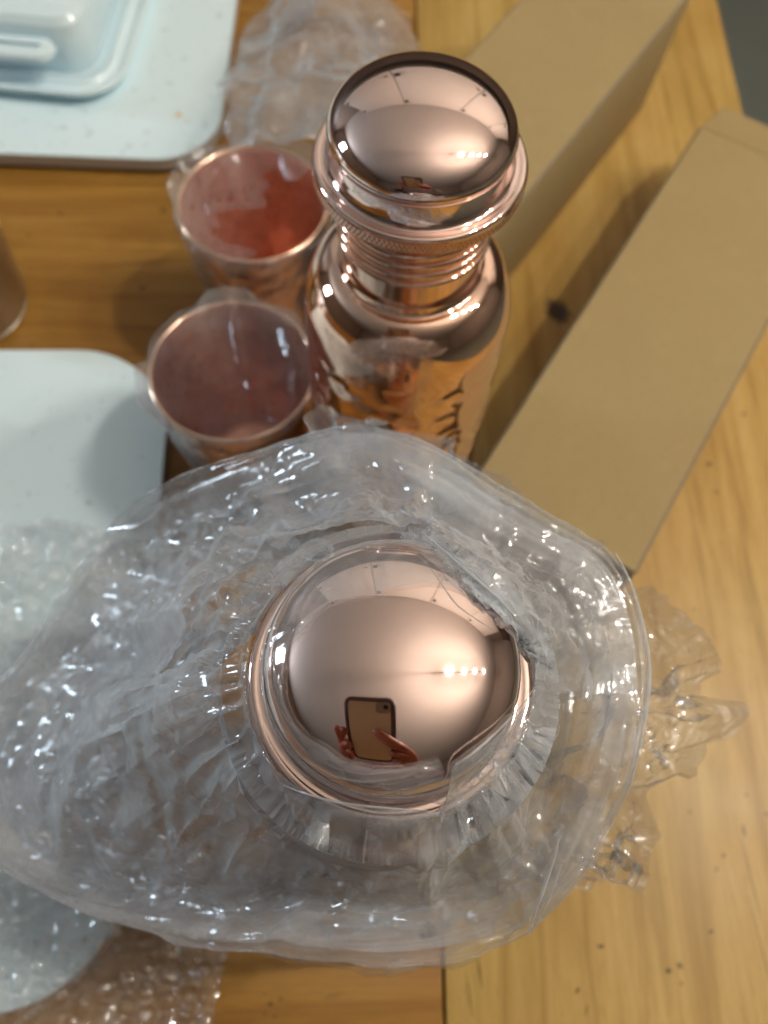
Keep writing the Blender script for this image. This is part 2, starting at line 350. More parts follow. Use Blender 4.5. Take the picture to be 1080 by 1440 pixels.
for i in range(4):
    x = -1.15+0.86*i; dr = obj('door', boxm('door', (x+0.004, -0.30, 0.62), (x+0.852, -0.02, 1.735), 0.006), mat_wall, cab)
    for zz in (0.74, 1.56): obj('hinge', boxm('hinge', (x+0.02, -0.312, zz), (x+0.07, -0.301, zz+0.09), 0.003), kn, dr)
    obj('knob', lathe('knob', [(0.0, 0.0), (0.016, 0.003), (0.020, 0.012), (0.010, 0.02), (0.010, 0.03)], 16), kn, dr, True, (x+0.80, -0.335, 0.76)).rotation_euler = (-PI/2, 0, 0)
win = thing('window', 'tall window with cool daylight at the left side of the room', 'window', (-3.29, 0.65, 0.75))
obj('frame', boxm('frame', (0, -0.24, -0.55), (0.03, 0.24, 0.55), 0.004), m_plain('white_gloss', (0.75, 0.75, 0.73), 0.35), win)
obj('pane', boxm('pane', (0.032, -0.20, -0.50), (0.036, 0.20, 0.50)), m_emit('daylight_pane', (0.72, 0.87, 1.0), 34.0), win, False)

# ------------------------------------------------------------------ copper bottles
cu_body = m_copper('bright_copper', (0.93, 0.64, 0.50), 0.035, smudge=0.02)
cu_cap = m_copper('rose_copper', (0.93, 0.72, 0.65), 0.038, smudge=0.07)
cu_knurl = m_copper('knurled_copper', (0.72, 0.45, 0.34), 0.22)
ZS = 0.0
def hammered(r, z, T, lo, hi, pitch, depth, seed, R0):
    n = int(2*PI*R0/pitch); u = T/(2*PI)*n; v = z/pitch
    f1, f2, c = worley(u, v, seed, n)
    k = sm(z, lo, lo+0.004)*(1-sm(z, hi-0.004, hi+0.004))
    return r-k*depth*(0.5+0.5*np.cos(PI*np.clip(f1*1.55, 0, 1)))*(0.5+0.9*c), z
def bottle_body():
    pr = [(0.0005, 0.0015), (0.028, 0.001), (0.0335, 0.002), (0.0352, 0.0045)]
    pr += [(0.0355, z) for z in np.linspace(0.007, 0.158, 260)]
    for k in range(1, 23):
        a = PI/2*k/22; pr.append((0.0235+0.0120*math.cos(a), 0.158+0.0245*math.sin(a)))
    for k in range(1, 7): pr.append((0.0235-0.0008*math.sin(PI/2*k/6), 0.1825+0.0035*k/6))
    pr += [(0.0227, z) for z in np.linspace(0.187, 0.215, 6)]
    return lathe('body', pr, 400, lambda r, z, T: hammered(r, z, T, 0.006, 0.155, 0.0098, 0.0006, 5, 0.0355))
def ring(R, rr, z, n=96, m=12):
    return lathe('thread', [(R+rr*math.cos(2*PI*k/m), z+rr*math.sin(2*PI*k/m)) for k in range(m+1)], n)
def cap_mesh():
    pr = [(0.0240, 0.2193), (0.0285, 0.2194), (0.0296, 0.2198)]
    pr += [(0.0298, 0.2233), (0.0300, 0.2237), (0.0299, 0.2243), (0.0293, 0.2247), (0.0283, 0.2246), (0.0272, 0.2244), (0.0263, 0.2248), (0.0257, 0.2262), (0.0253, 0.2285), (0.0251, 0.2310), (0.0250, 0.2326)]
    pr += [(0.0254, 0.2330), (0.0258, 0.2334), (0.02595, 0.2339), (0.0259, 0.23445)]
    return lathe('cap', pr, 160)
def dome_mesh():
    a, h = 0.0257, 0.0118
    pr = [(a*math.cos(t), 0.2343+h*math.sin(t)) for t in np.linspace(0, PI/2-0.002, 48)]
    return lathe('dome', pr, 160)
def knurl_mesh():
    nz = 9; pr = [(0.03005, 0.2198+0.0034*k/(nz-1)) for k in range(nz)]
    def fn(r, z, T):
        u = T*130; v = (z-0.2198)/0.0034*PI*2.6
        return r+0.00040*np.maximum(np.abs(np.sin((u+v)/2)), np.abs(np.sin((u-v)/2)))-0.0001, z
    return lathe('knurled_band', pr, 1320, fn)
def make_bottle(loc, label, group):
    t = thing('copper_bottle', label, 'bottle', loc, 0, group)
    obj('body', bottle_body(), cu_body, t)
    me = ring(0.0229, 0.0009, 0)
    for k in range(4): obj('thread', me, cu_body, t, True, (0, 0, 0.1975+0.0042*k))
    c = obj('cap', cap_mesh(), cu_cap, t); obj('dome', dome_mesh(), cu_cap, c); obj('knurled_band', knurl_mesh(), cu_knurl, c)
    return t
def copy_tree(o, parent=None):
    c = o.copy(); COL.objects.link(c); c.parent = parent
    for ch in list(o.children): copy_tree(ch, c)
    return c
BOT1 = P(549, 950, 0.224); BOT2 = P(591, 222, 0.224)
b1 = make_bottle((BOT1[0], BOT1[1], 0.0), 'copper water bottle seen from above, its domed cap rising out of the crumpled clear bag', 'copper bottles')
b2 = copy_tree(b1); b2.location = (BOT2[0], BOT2[1], 0.0); b2.rotation_euler[2] = 1.9
b2['label'] = 'unwrapped copper water bottle standing behind the bag, hammered body and threaded neck showing'

# ------------------------------------------------------------------ copper cups
cu_out = m_copper('cup_copper', (0.90, 0.56, 0.42), 0.16, smudge=0.10, bump=0.05)
cu_in = m_copper('cup_lining', (0.88, 0.52, 0.40), 0.33, (0.74, 0.38, 0.27), 0.12, 0.45, 0.5)
cu_rim = m_copper('rim_copper', (0.95, 0.66, 0.50), 0.16)
CH, CR, CB = 0.092, 0.0345, 0.0245
def cup_outer():
    pr = [(0.0005, 0.003), (CB-0.002, 0.002), (CB, 0.0005), (CB+0.0006, 0.002)] + [(CB+0.0006+(CR-CB-0.001)*k/60, 0.002+(CH-0.005)*k/60) for k in range(1, 61)] + [(CR, CH-0.001)]
    return lathe('outside', pr, 150, lambda r, z, T: hammered(r, z, T, 0.004, CH-0.010, 0.0095, 0.0009, 11, 0.03))
def cup_inner():
    pr = [(CR-0.0010, CH-0.0010)] + [(CR-0.0014-(CR-CB)*k/40, CH-0.002-(CH-0.008)*k/40) for k in range(41)] + [(CB-0.005, 0.0046), (0.0005, 0.0042)]
    return lathe('lining', pr, 120, lambda r, z, T: hammered(r, z, T, 0.008, CH-0.012, 0.0095, -0.0005, 11, 0.03))
def make_cup(loc, label, rz):
    t = thing('copper_cup', label, 'cup', loc, rz, 'copper cups')
    obj('outside', cup_outer(), cu_out, t); obj('lining', cup_inner(), cu_in, t)
    obj('rim', lathe('rim', [(CR-0.0004+0.0010*math.cos(2*PI*k/10), CH-0.0004+0.0010*math.sin(2*PI*k/10)) for k in range(11)], 120), cu_rim, t)
    return t
CUP1 = P(356, 284, CH); CUP2 = P(327, 519, CH)
c1 = make_cup((CUP1[0], CUP1[1], 0), 'farther copper cup by the top left board, a crumpled clear bag trailing behind it', 0.4)
c2 = copy_tree(c1); c2.location = (CUP2[0], CUP2[1], 0); c2.rotation_euler[2] = 2.1
c2['label'] = 'nearer copper cup beside the round cornered white board, clear film stretched over its mouth'

# ------------------------------------------------------------------ film materials
film_bag = m_film('bag_film', 0.19, 0.07, 0.09, fine=0.05)
film_clear = m_film('wall_film', 0.045, 0.05, 0.09, fine=0.05)
film_rim = m_film('rim_film', 0.20, 0.09, 0.09, fine=0.04)
film_fold = m_film('fold_film', 0.34, 0.24, 0.12, fine=0.02)  # extra milky white stands in for the bright lines on the folds
film_wrap = m_film('wrap_film', 0.09, 0.20, 0.07, fine=0.35, scale=160)
film_cup = m_film('sleeve_film', 0.085, 0.04, 0.14, fine=0.12)
film_tail = m_film('tail_film', 0.13, 0.05, 0.14, fine=0.06)
film_bub = m_film('bubble_film', 0.10, 0.22, 0.07, fine=0.05, scale=300)

# ------------------------------------------------------------------ the open bag round the near bottle
AX = (BOT1[0], BOT1[1])
LIP = [(352, 940, .222), (362, 1010, .2225), (390, 1085, .2245), (430, 1114, .227), (480, 1127, .229), (560, 1136, .230), (622, 1142, .231), (634, 1084, .2385), (664, 1062, .2385), (716, 1014, .236), (752, 965, .2235), (750, 905, .2235),
       (727, 872, .2395), (690, 828, .2445), (650, 792, .2445), (600, 752, .2405), (560, 748, .2235), (510, 752, .222), (450, 775, .222), (390, 845, .222), (360, 895, .222)]
RIM = [(912, 930, .200), (911, 985, .200), (903, 1050, .197), (878, 1130, .190), (845, 1200, .184), (800, 1268, .178), (742, 1322, .172), (660, 1345, .166), (560, 1358, .160), (470, 1352, .154), (370, 1335, .145), (200, 1306, .125),
       (70, 1262, .110), (-40, 1190, .098), (-75, 1080, .096), (-30, 985, .104), (45, 900, .116), (150, 738, .140), (190, 702, .152), (270, 664, .170), (340, 640, .182), (430, 604, .194), (500, 588, .200), (600, 615, .205), (700, 678, .206), (780, 726, .206), (850, 764, .206), (868, 782, .206), (897, 845, .204)]
def keep_out(V):
    """film stays above the table, outside the bottle and on top of the cap"""
    V[..., 2] = np.maximum(V[..., 2], 0.0035)
    dx, dy = V[..., 0]-AX[0], V[..., 1]-AX[1]; rr = np.hypot(dx, dy)
    zd = np.where(rr < 0.0263, 0.2349+0.0116*np.sqrt(np.clip(1-(rr/0.0263)**2, 0, 1)), np.where(rr < 0.0306, 0.2256, -1))+0.0004
    V[..., 2] = np.where((rr < 0.0306) & (V[..., 2] > 0.214), np.maximum(V[..., 2], zd), V[..., 2])
    k = np.where((rr < 0.0372) & (V[..., 2] < 0.2185), 0.0372/np.maximum(rr, 1e-6), 1.0)
    V[..., 0] = AX[0]+dx*k; V[..., 1] = AX[1]+dy*k; return V
def bag_base(nT, nS, grow=0.0, drop=0.0, seed=3, wk=1.0):
    th, r0, z0 = polar(LIP, AX, nT); _, R1, z1 = polar(RIM, AX, nT)
    r0, z0 = csm(r0, nT//300), csm(z0, nT//200); R1, z1 = csm(R1, nT//110)+grow, csm(z1, nT//60)+grow-drop
    left = 0.5-0.5*np.cos(th)                       # 1 on the left of the bottle
    well = 0.036*(1-left)**0.7+0.012*np.clip(-np.sin(th), 0, 1)+0.004+drop; well = well*wk
    wob = vnoise(th/(2*PI)*14+20, th*0, seed, 14)
    base = np.minimum(R1*0.98, 0.098)+0.012*left+0.008*(wob-0.5); zb = 0.004+0.02*left
    K = [np.stack([r0, z0], 1)]
    for f, dz in ((0.16, 0.45), (0.42, 1.0), (0.70, 0.75)):
        K.append(np.stack([r0+(R1-0.010-r0)*f, z0+(z1-0.006-z0)*sm(np.array(f), 0, 1)-well*dz], 1))
    K += [np.stack([R1-0.0130, z1-0.0020], 1), np.stack([R1-0.0022, z1], 1), np.stack([R1, z1-0.0028], 1), np.stack([R1-0.003+0.002*wob, z1-0.020], 1),
          np.stack([R1*0.5+base*0.5-0.004, z1*0.5+zb*0.5], 1), np.stack([base, zb], 1)]
    q = catmull(K, nS); s = np.repeat(np.linspace(0, 1, nS)[None], nT, 0); T = np.repeat(th[:, None], nS, 1)
    return np.stack([AX[0]+q[..., 0]*np.cos(T), AX[1]+q[..., 0]*np.sin(T), q[..., 1]], -1), s, T
def line_folds(V, seed, count, box, length, width, height, aim=None):
    """straight pressed folds: tent-shaped ridges of random place, length and direction, seen from above"""
    r = np.random.default_rng(seed); d = np.zeros(V.shape[:2]); X, Y = V[..., 0], V[..., 1]
    for k in range(count):
        cx, cy_ = r.uniform(box[0], box[1]), r.uniform(box[2], box[3]); a = r.uniform(0, PI)
        if aim is not None:
            t0 = math.atan2(cy_-aim[1], cx-aim[0]); a = t0+r.normal(0, 0.30)+(PI/2 if r.random() < 0.45 else 0)
        L = length*r.uniform(0.35, 1.3); w = width*r.uniform(0.5, 1.7); h = height*(w/width)**0.7*r.uniform(0.5, 1.3)*(1 if r.random() < 0.7 else -1)
        m = (np.abs(X-cx) < L+w) & (np.abs(Y-cy_) < L+w)
        if not m.any(): continue
        x, y = X[m]-cx, Y[m]-cy_; p = x*math.cos(a)+y*math.sin(a); q = -x*math.sin(a)+y*math.cos(a)+0.10*L*((p/L)**2)*r.uniform(-1, 1)
        taper = np.clip(1-(p/L)**2, 0, 1); sd = r.uniform(0.25, 0.75)              # uneven flanks
        prof = np.where(q > 0, 1-q/(w*2*sd), 1+q/(w*2*(1-sd))); d[m] += h*taper**0.6*np.clip(prof-0.0, 0, 1)*np.clip(taper*3, 0, 1)
    return d
def creases(V, s, u, zone, rim, seed, k=1.0):
    """long folds, tangential folds along the rim and patches of small sharp crumple"""
    n = normals(V, True); patch = sm(vnoise(u*9, s*5+seed, seed+70, 9), 0.38, 0.70); th = u*2*PI-PI; patch = np.clip(patch+0.9*np.exp(-((th+0.45)/0.55)**2)+0.8*np.exp(-((th+1.5)/0.35)**2)+0.6*np.exp(-((th-0.5)/0.3)**2)+0.5*np.exp(-((np.abs(th)-2.9)/0.25)**2), 0, 1)
    spot = patch*sm(vnoise(u*23, s*11+seed, seed+71, 23), 0.28, 0.60)
    q = vnoise(u*8, s*4, seed+33, 8)
    d = 0.0018*(ridge(u*13+s*4+0.6*q, s*1.7+3, seed+20, 13)-0.5)
    d = d+line_folds(V, seed+40, 80, (AX[0]-0.125, AX[0]+0.085, AX[1]-0.085, AX[1]+0.095), 0.045, 0.0085, 0.0026, AX)+line_folds(V, seed+43, 46, (AX[0]-0.125, AX[0]+0.085, AX[1]-0.085, AX[1]+0.095), 0.085, 0.0075, 0.0030, AX)+line_folds(V, seed+42, 70, (AX[0]-0.125, AX[0]+0.085, AX[1]-0.085, AX[1]+0.095), 0.040, 0.0020, 0.0009, AX)+line_folds(V, seed+41, 70, (AX[0]-0.125, AX[0]+0.085, AX[1]-0.085, AX[1]+0.095), 0.012, 0.0022, 0.0008)
    f1, _, _ = worley(u*60+9+q, s*14+9, seed+23, 60); g1, _, _ = worley(u*150+9, s*36+9+q, seed+24, 150); h1_, _, _ = worley(u*330+9, s*84+9, seed+25, 330)
    d = d+(0.0017*(f1-0.5)+0.0008*(g1-0.5)+0.0003*(h1_-0.5))*spot*sm(spot, 0.25, 0.8)
    d = d*zone+rim*(0.0018*(ridge(u*7+9, s*15+u*3, seed+26, 7)-0.5)+0.0010*(ridge(u*17+9, s*32+u*7, seed+27, 17)-0.5))
    return keep_out(V+n*(k*d)[..., None])
def bag_sheet(seed, grow=0.0, drop=0.0, gk=1.0, fine=1.0):
    V, s, T = bag_base(112, 30, grow, drop, seed)
    u = (T+PI)/(2*PI)
    rim = np.where(s < 0.55, np.exp(-((s-0.55)/(0.08+0.07*np.abs(np.sin(T))))**2), np.exp(-((s-0.55)/0.12)**2))
    for lev, (it, att) in enumerate(((170, 0.003), (40, 0.02), (24, 0.05), (8, 0.10))):
        if lev:
            V, s, rim = (lin2 if lev == 1 else up2)(V, True), up2(s, True), up2(rim, True); u = np.repeat((np.arange(len(V))/len(V))[:, None], V.shape[1], 1)
        zone = sm(s, 0.01, 0.10)*(1-0.95*rim)*(1-0.6*sm(s, 0.6, 0.75))
        patch = sm(vnoise(u*9, s*5+seed, seed+70, 9), 0.40, 0.72); spot = patch*sm(vnoise(u*23, s*11+seed, seed+71, 23), 0.30, 0.65)
        g = (0.03, 0.003+0.012*patch, 0.025*spot, 0.012*spot*fine)[lev]*gk
        rnd = (0.016*(vnoise(u*9, s*2.0+9+1.5*vnoise(u*7, s*3, seed, 7), seed, 9)-0.5)+0.004*(vnoise(u*28+s*7, s*7+9, seed+1, 28)-0.5),
               0.003*(vnoise(u*56+s*9, s*15+9, seed+2, 56)-0.5)*patch, 0.0028*(vnoise(u*112, s*30+9, seed+3, 112)-0.5)*spot, 0.0010*(vnoise(u*300, s*75+9, seed+4, 300)-0.5)*spot*fine)[lev]
        fixed = (s < 1e-4) | (s > 1-1e-4)
        V = relax(V, g*zone+(0.008 if lev == 0 else 0), (0.45, 0.8, 0.8, 0.8)[lev]*g*zone+(0.006 if lev == 0 else 0), True, it, att+0.25*rim**2, fixed, rnd*zone, keep_out, bend=0.80)
    return creases(V, s, u, zone, rim, seed, gk), s
bag = thing('plastic_bag', 'large open clear plastic bag folded down around the nearer bottle cap', 'plastic bag', (AX[0], AX[1], 0))
OFF = np.array([AX[0], AX[1], 0])
V, S = bag_sheet(3); obj('bag_body', grid_mesh('bag_body', V-OFF, True, S < 0.64), film_bag, bag); obj('outer_wall', grid_mesh('outer_wall', V-OFF, True, S > 0.634), film_clear, bag)
V, S = bag_sheet(41, -0.003, 0.001, 0.35, 0.2); m = (S > 0.36)&(S < 0.63)
obj('folded_rim', grid_mesh('folded_rim', V-OFF, True, m), film_rim, bag)
V, S = bag_sheet(77, -0.012, 0.012, 1.0); m = (S > 0.07)&(S < 0.60)
obj('inner_layer', grid_mesh('inner_layer', V-OFF, True, m), film_bag, bag)
def lip_layer(seed):
    """the loose collar of film between the cap and the rolled rim: wide smooth folds, edges lying on the cap"""
    V, s, T = bag_base(112, 30, -0.001, 0.0, seed, 0.10); k = 17; V, s, T = V[:, :k].copy(), s[:, :k], T[:, :k]
    V[..., 2] += 0.002*np.sin(PI*np.clip(s/0.55, 0, 1)); u = (T+PI)/(2*PI)
    for lev, (it, att) in enumerate(((150, 0.003), (30, 0.03), (10, 0.08), (3, 0.1))):
        if lev: V, s = (lin2 if lev == 1 else up2)(V, True), up2(s, True); u = np.repeat((np.arange(len(V))/len(V))[:, None], V.shape[1], 1)
        z_ = sm(s, 0.0, 0.10)*(1-0.6*sm(s, 0.42, 0.55)); sp = sm(vnoise(u*12, s*7, seed+5, 12), 0.52, 0.75); g = (0.02, 0.004, 0.04*sp, 0.0)[lev]
        rnd = (0.012*(vnoise(u*8+s*3, s*1.5+3, seed, 8)-0.5)+0.003*(vnoise(u*26+s*7, s*4+3, seed+1, 26)-0.5), 0.0, 0.0015*sp*(vnoise(u*110, s*26, seed+2, 110)-0.5), 0.0)[lev]
        V = relax(V, g*z_, 0.5*g*z_, True, it, att, (s < 1e-4), rnd*z_, keep_out, bend=0.86)
    return creases(V, s, u, z_*(0.35+0.65*sm(s, 0.05, 0.2)), 0*s, seed, 0.8), s
V, S = lip_layer(131); ang = np.degrees((np.arange(len(V))/len(V))*2*PI-PI)[:, None]+0*S
gap = (np.abs(ang+6) < 9+5*S) | ((np.abs(ang-160) < 26)&(S < 0.16)) | ((np.abs(ang-112) < 30)&(S < 0.10))
obj('collar', grid_mesh('collar', V-OFF, True, ~gap), film_rim, bag)
# pressed folds along the rim and the collar's free edges, their highlights whitened into the film
def fold_edge(pts, r):
    W = np.array([P(x, y, z) for x, y, z in pts]); t = np.linspace(0, len(W)-1.001, len(W)*7); i = t.astype(int); f = (t-i)[:, None]
    p0, p1, p2, p3 = W[np.maximum(i-1, 0)], W[i], W[np.minimum(i+1, len(W)-1)], W[np.minimum(i+2, len(W)-1)]
    q = 0.5*(2*p1+(p2-p0)*f+(2*p0-5*p1+4*p2-p3)*f*f+(3*p1-p0-3*p2+p3)*f**3)
    rad = 0.62*r*(0.12+0.88*np.sin(PI*np.linspace(0.04, 0.96, len(q))))*(0.75+0.5*vnoise(np.arange(len(q))*0.35, np.arange(len(q))*0.0, 12))
    obj('fold_edge', tube('fold_edge', [tuple(p-OFF) for p in q], rad, 8), film_fold, bag)
fold_edge([(866, 778, .2065), (890, 825, .206), (904, 880, .205), (913, 935, .204), (910, 990, .203), (902, 1040, .201), (890, 1090, .198), (872, 1140, .194)], 0.00075)
fold_edge([(742, 1316, .1765), (752, 1285, .181), (766, 1245, .186), (778, 1210, .190), (786, 1180, .192)], 0.0007)
fold_edge([(746, 1312, .1765), (770, 1268, .183), (790, 1215, .190)], 0.0004)
fold_edge([(626, 1138, .2325), (632, 1104, .237), (640, 1078, .2405), (664, 1060, .2415), (700, 1028, .240), (734, 992, .236), (752, 966, .2265)], 0.0004)
fold_edge([(596, 750, .2410), (634, 782, .2455), (668, 812, .2475), (702, 842, .2460), (728, 872, .2425)], 0.0004)
fold_edge([(398, 1104, .2265), (430, 1116, .229), (480, 1129, .231), (552, 1137, .232), (622, 1142, .233)], 0.0004)
fold_edge([(230, 708, .158), (200, 736, .152), (150, 745, .145)], 0.0006)
fold_edge([(330, 905, .19), (312, 930, .187), (286, 955, .183)], 0.0007)
# skin of film clinging to the shoulder of the cap
nT = 360; th = np.linspace(-PI, PI, nT, endpoint=False); ss = np.linspace(0, 1, 40); TT, S2 = np.meshgrid(th, ss, indexing='ij')
uu = (TT+PI)/(2*PI); rin = 0.0215-0.0090*np.clip(np.sin(TT-0.35), 0, 1)**2+0.0030*(vnoise(uu*9, uu*0, 4, 9)-0.5)+0.0012*(vnoise(uu*31, uu*0, 5, 31)-0.5)
rr_ = rin+(0.0268-rin)*S2; zz_ = 0.2344+0.0120*np.sqrt(np.clip(1-(np.minimum(rr_, 0.0259)/0.0262)**2, 0, 1))+0.0005
w1, _, _ = worley(uu*34+9, S2*2.2+9, 6, 34); rd = ridge(uu*11+9, S2*3+uu*9+9, 7, 11)**6
zz_ = zz_+(0.0006*w1+0.0008*rd)*sm(S2, 0, 0.2); zz_ = np.where(S2 > 0.9, zz_-0.004*(S2-0.9)/0.1, zz_)
deg = np.degrees(TT); mk = ~((deg > -62)&(deg < 30))
obj('cap_film', grid_mesh('cap_film', np.stack([rr_*np.cos(TT), rr_*np.sin(TT), zz_], -1), True, mk), m_film('cap_film', 0.16, 0.05, 0.12, fine=0.05), bag)

# ------------------------------------------------------------------ crinkled wrap sticking out from under the bag
FR = [(905, 835, .165), (935, 838, .165), (965, 872, .165), (992, 915, .165), (1000, 940, .162), (995, 985, .16), (1030, 982, .16), (1056, 1006, .16), (1040, 1040, .16), (990, 1050, .16), (965, 1090, .158), (925, 1108, .158), (905, 1130, .156), (908, 1180, .152), (890, 1232, .15), (862, 1238, .15), (835, 1215, .15), (790, 1240, .15), (700, 1290, .14), (560, 1310, .13),
      (370, 1290, .12), (150, 1220, .10), (10, 1100, .09), (60, 950, .10), (180, 760, .13), (300, 680, .16), (400, 640, .18), (424, 600, .196), (455, 581, .198), (520, 583, .2), (560, 598, .2), (610, 622, .2), (640, 628, .2), (660, 655, .2), (705, 680, .2), (742, 696, .2), (770, 722, .2), (830, 765, .19), (880, 820, .18)]
def wrap_surface(seed):
    nT, nS = 288, 44
    th, R, z1 = polar(FR, AX, nT); z1 = csm(z1, 4)
    R = R+0.0030*(vnoise((th+PI)/(2*PI)*90, th*0, 8, 90)-0.5)*2
    s = np.repeat(np.linspace(0, 1, nS)[None], nT, 0); T = np.repeat(th[:, None], nS, 1)
    r = 0.040+(R[:, None]-0.040)*s; z = 0.188+(z1[:, None]-0.188)*s-0.022*np.sin(PI*s)
    V = np.stack([AX[0]+r*np.cos(T), AX[1]+r*np.sin(T), z], -1); u = (T+PI)/(2*PI)
    for lev, (it, att) in enumerate(((120, 0.004), (50, 0.012), (18, 0.03))):
        if lev: V, s = up2(V, True), up2(s, True); u = np.repeat((np.arange(len(V))/len(V))[:, None], V.shape[1], 1)
        f = (1, 2.3, 5)[lev]; g = (0.05, 0.03, 0.02)[lev]
        rnd = (0.009, 0.0020, 0.0005)[lev]*(vnoise(u*40*f+.0, s*6*f+9, seed+lev, int(40*f))-0.5)
        V = relax(V, 0*s+g, 0*s+g, True, it, att, s < 1e-4, rnd, keep_out, bend=0.6)
    f2, _, _ = worley(u*150+9, s*28+9, seed+6, 150); f3, _, _ = worley(u*340+9, s*66+9, seed+7, 340)
    box = (AX[0]-0.09, AX[0]+0.115, AX[1]-0.09, AX[1]+0.09)
    d = line_folds(V, seed+50, 220, box, 0.020, 0.0040, 0.0020)+line_folds(V, seed+51, 420, box, 0.009, 0.0018, 0.0008)
    return V+normals(V, True)*(d+0.0006*(f2-0.5)+0.0002*(f3-0.5))[..., None]
V = wrap_surface(19); m = np.repeat((np.arange(V.shape[1]) > V.shape[1]*0.45)[None], len(V), 0)
o = obj('bubble_wrap', grid_mesh('bubble_wrap', V-OFF, True, m), film_wrap, None, True, OFF)
tag(o, 'crinkled clear wrap with ragged edges poking out beyond the right side of the bag', 'bubble wrap')

# ------------------------------------------------------------------ two white boards, dish, crumb
mat_board = m_plain('white_stone', (0.71, 0.86, 0.91), 0.42, 0.04, 14, speck=(210, 0.66, (0.36, 0.40, 0.40), 0.5))
mat_edge = m_plain('board_edge', (0.50, 0.46, 0.42), 0.6, 0.08, 40)
def board(label, pts, h, loc, rz):
    t = thing('cutting_board', label, 'cutting board', loc, rz, 'white cutting boards')
    obj('slab', prism('slab', pts, 0.0035, h-0.0004, 0.0006), mat_edge, t)
    obj('top_face', prism('top_face', [(x*0.999, y*0.999) for x, y in pts], h-0.0002, h+0.0009, 0.0005), mat_board, t)
    return t
def aligned(px_corner, rz, h):
    return P(*px_corner, h)
# second board: its right edge and round corners at the left of the picture
h2 = 0.0135; A = P(140, 493, h2); B = P(231, 640, h2); D = P(60, 1424, h2)
rz2 = math.radians(5.5)
def loc2(p, rz): c, s = math.cos(-rz), math.sin(-rz); return (p[0]*c-p[1]*s, p[0]*s+p[1]*c)
top2 = loc2(A, rz2)[1]; right2 = loc2(B, rz2)[0]; bot2 = loc2(D, rz2)[1]
cx2, cy2 = right2-0.16, (top2+bot2)/2
W2 = (cx2*math.cos(rz2)-cy2*math.sin(rz2), cx2*math.sin(rz2)+cy2*math.cos(rz2))
board('white speckled board at the left, half hidden by bubble wrap and the bag', rrect(-0.16, bot2-cy2, 0.16, top2-cy2, 0.050), h2, (W2[0], W2[1], 0), rz2)
h1 = 0.011; A = P(120, 222, h1); B = P(325, 60, h1); rz1 = math.radians(3.0)
bot1 = loc2(A, rz1)[1]; right1 = loc2(B, rz1)[0]
cx1, cy1 = right1-0.17, bot1+0.13
W1 = (cx1*math.cos(rz1)-cy1*math.sin(rz1), cx1*math.sin(rz1)+cy1*math.cos(rz1))
board('white speckled board in the top left corner, carrying the porcelain butter dish', rrect(-0.17, -0.13, 0.17, 0.13, 0.038), h1, (W1[0], W1[1], 0), rz1)
porc = m_plain('porcelain', (0.69, 0.84, 0.90), 0.09, 0.015, 10, spec=0.6)
dz = h1+0.001
A = P(70, 137, dz+0.006); B = P(196, 60, dz+0.006); rzd = math.radians(-1.5)
bd = loc2(A, rzd)[1]; rd_ = loc2(B, rzd)[0]; cxd, cyd = rd_-0.085, bd+0.065
Wd = (cxd*math.cos(rzd)-cyd*math.sin(rzd), cxd*math.sin(rzd)+cyd*math.cos(rzd))
dish = thing('butter_dish', 'pale porcelain butter dish with lidded box and stepped tray on the far board', 'butter dish', (Wd[0], Wd[1], dz), rzd)
def rloft(name, rows, hx, hy, rc, n=14):
    """rows: (inset, z) -> lofted rounded rectangle"""
    V = []
    for ins, z in rows:
        V.append([(x, y, z) for x, y in rrect(-hx+ins, -hy+ins, hx-ins, hy-ins, max(rc-ins*0.8, 0.004), n)])
    V = np.array(V); V = np.concatenate([V, V[:, :1]], 1); return grid_mesh(name, V)
obj('tray', rloft('tray', [(0.014, 0.0), (0.008, 0.001), (0.002, 0.0055), (0.0, 0.0085), (0.0006, 0.0098), (0.002, 0.0102), (0.004, 0.0096), (0.0075, 0.0070), (0.010, 0.0066), (0.0105, 0.0085), (0.0118, 0.0094), (0.0135, 0.0086), (0.016, 0.0060), (0.03, 0.0056), (0.0642, 0.0055)], 0.085, 0.065, 0.030), porc, dish)
lid = obj('lid', rloft('lid', [(0.0225, 0.0062), (0.0215, 0.010), (0.022, 0.030), (0.0232, 0.0355), (0.0265, 0.0390), (0.032, 0.0402), (0.048, 0.0408), (0.0645, 0.0409)], 0.085, 0.065, 0.034), porc, dish)
hm = []
for ins, z in ((0.0045, 0.0), (0.0012, 0.0008), (0.0, 0.0028), (0.0008, 0.005), (0.004, 0.0062), (0.0078, 0.0064)):
    hm.append([(x, y, z) for x, y in rrect(-0.021+ins, -0.009+ins, 0.021-ins, 0.009-ins, max(0.009-ins, 0.0002), 10)])
hm = np.array(hm); hm = np.concatenate([hm, hm[:, :1]], 1)
hp = P(25, 62, 0.044); hl = loc2((hp[0]-Wd[0], hp[1]-Wd[1]), rzd)
obj('handle', grid_mesh('handle', hm), porc, lid, True, (hl[0], hl[1], 0.026))
bm = bmesh.new(); bmesh.ops.create_icosphere(bm, subdivisions=2, radius=0.0016)
for v in bm.verts: v.co *= 0.75+0.5*random.random(); v.co.z *= 0.5
c = P(251, 161, h1+0.0015)
tag(obj('crumb', bm_mesh('crumb', bm), m_plain('orange_crumb', (0.80, 0.42, 0.06), 0.7), None, True, c), 'tiny orange crumb lying on the far white board', 'crumb')

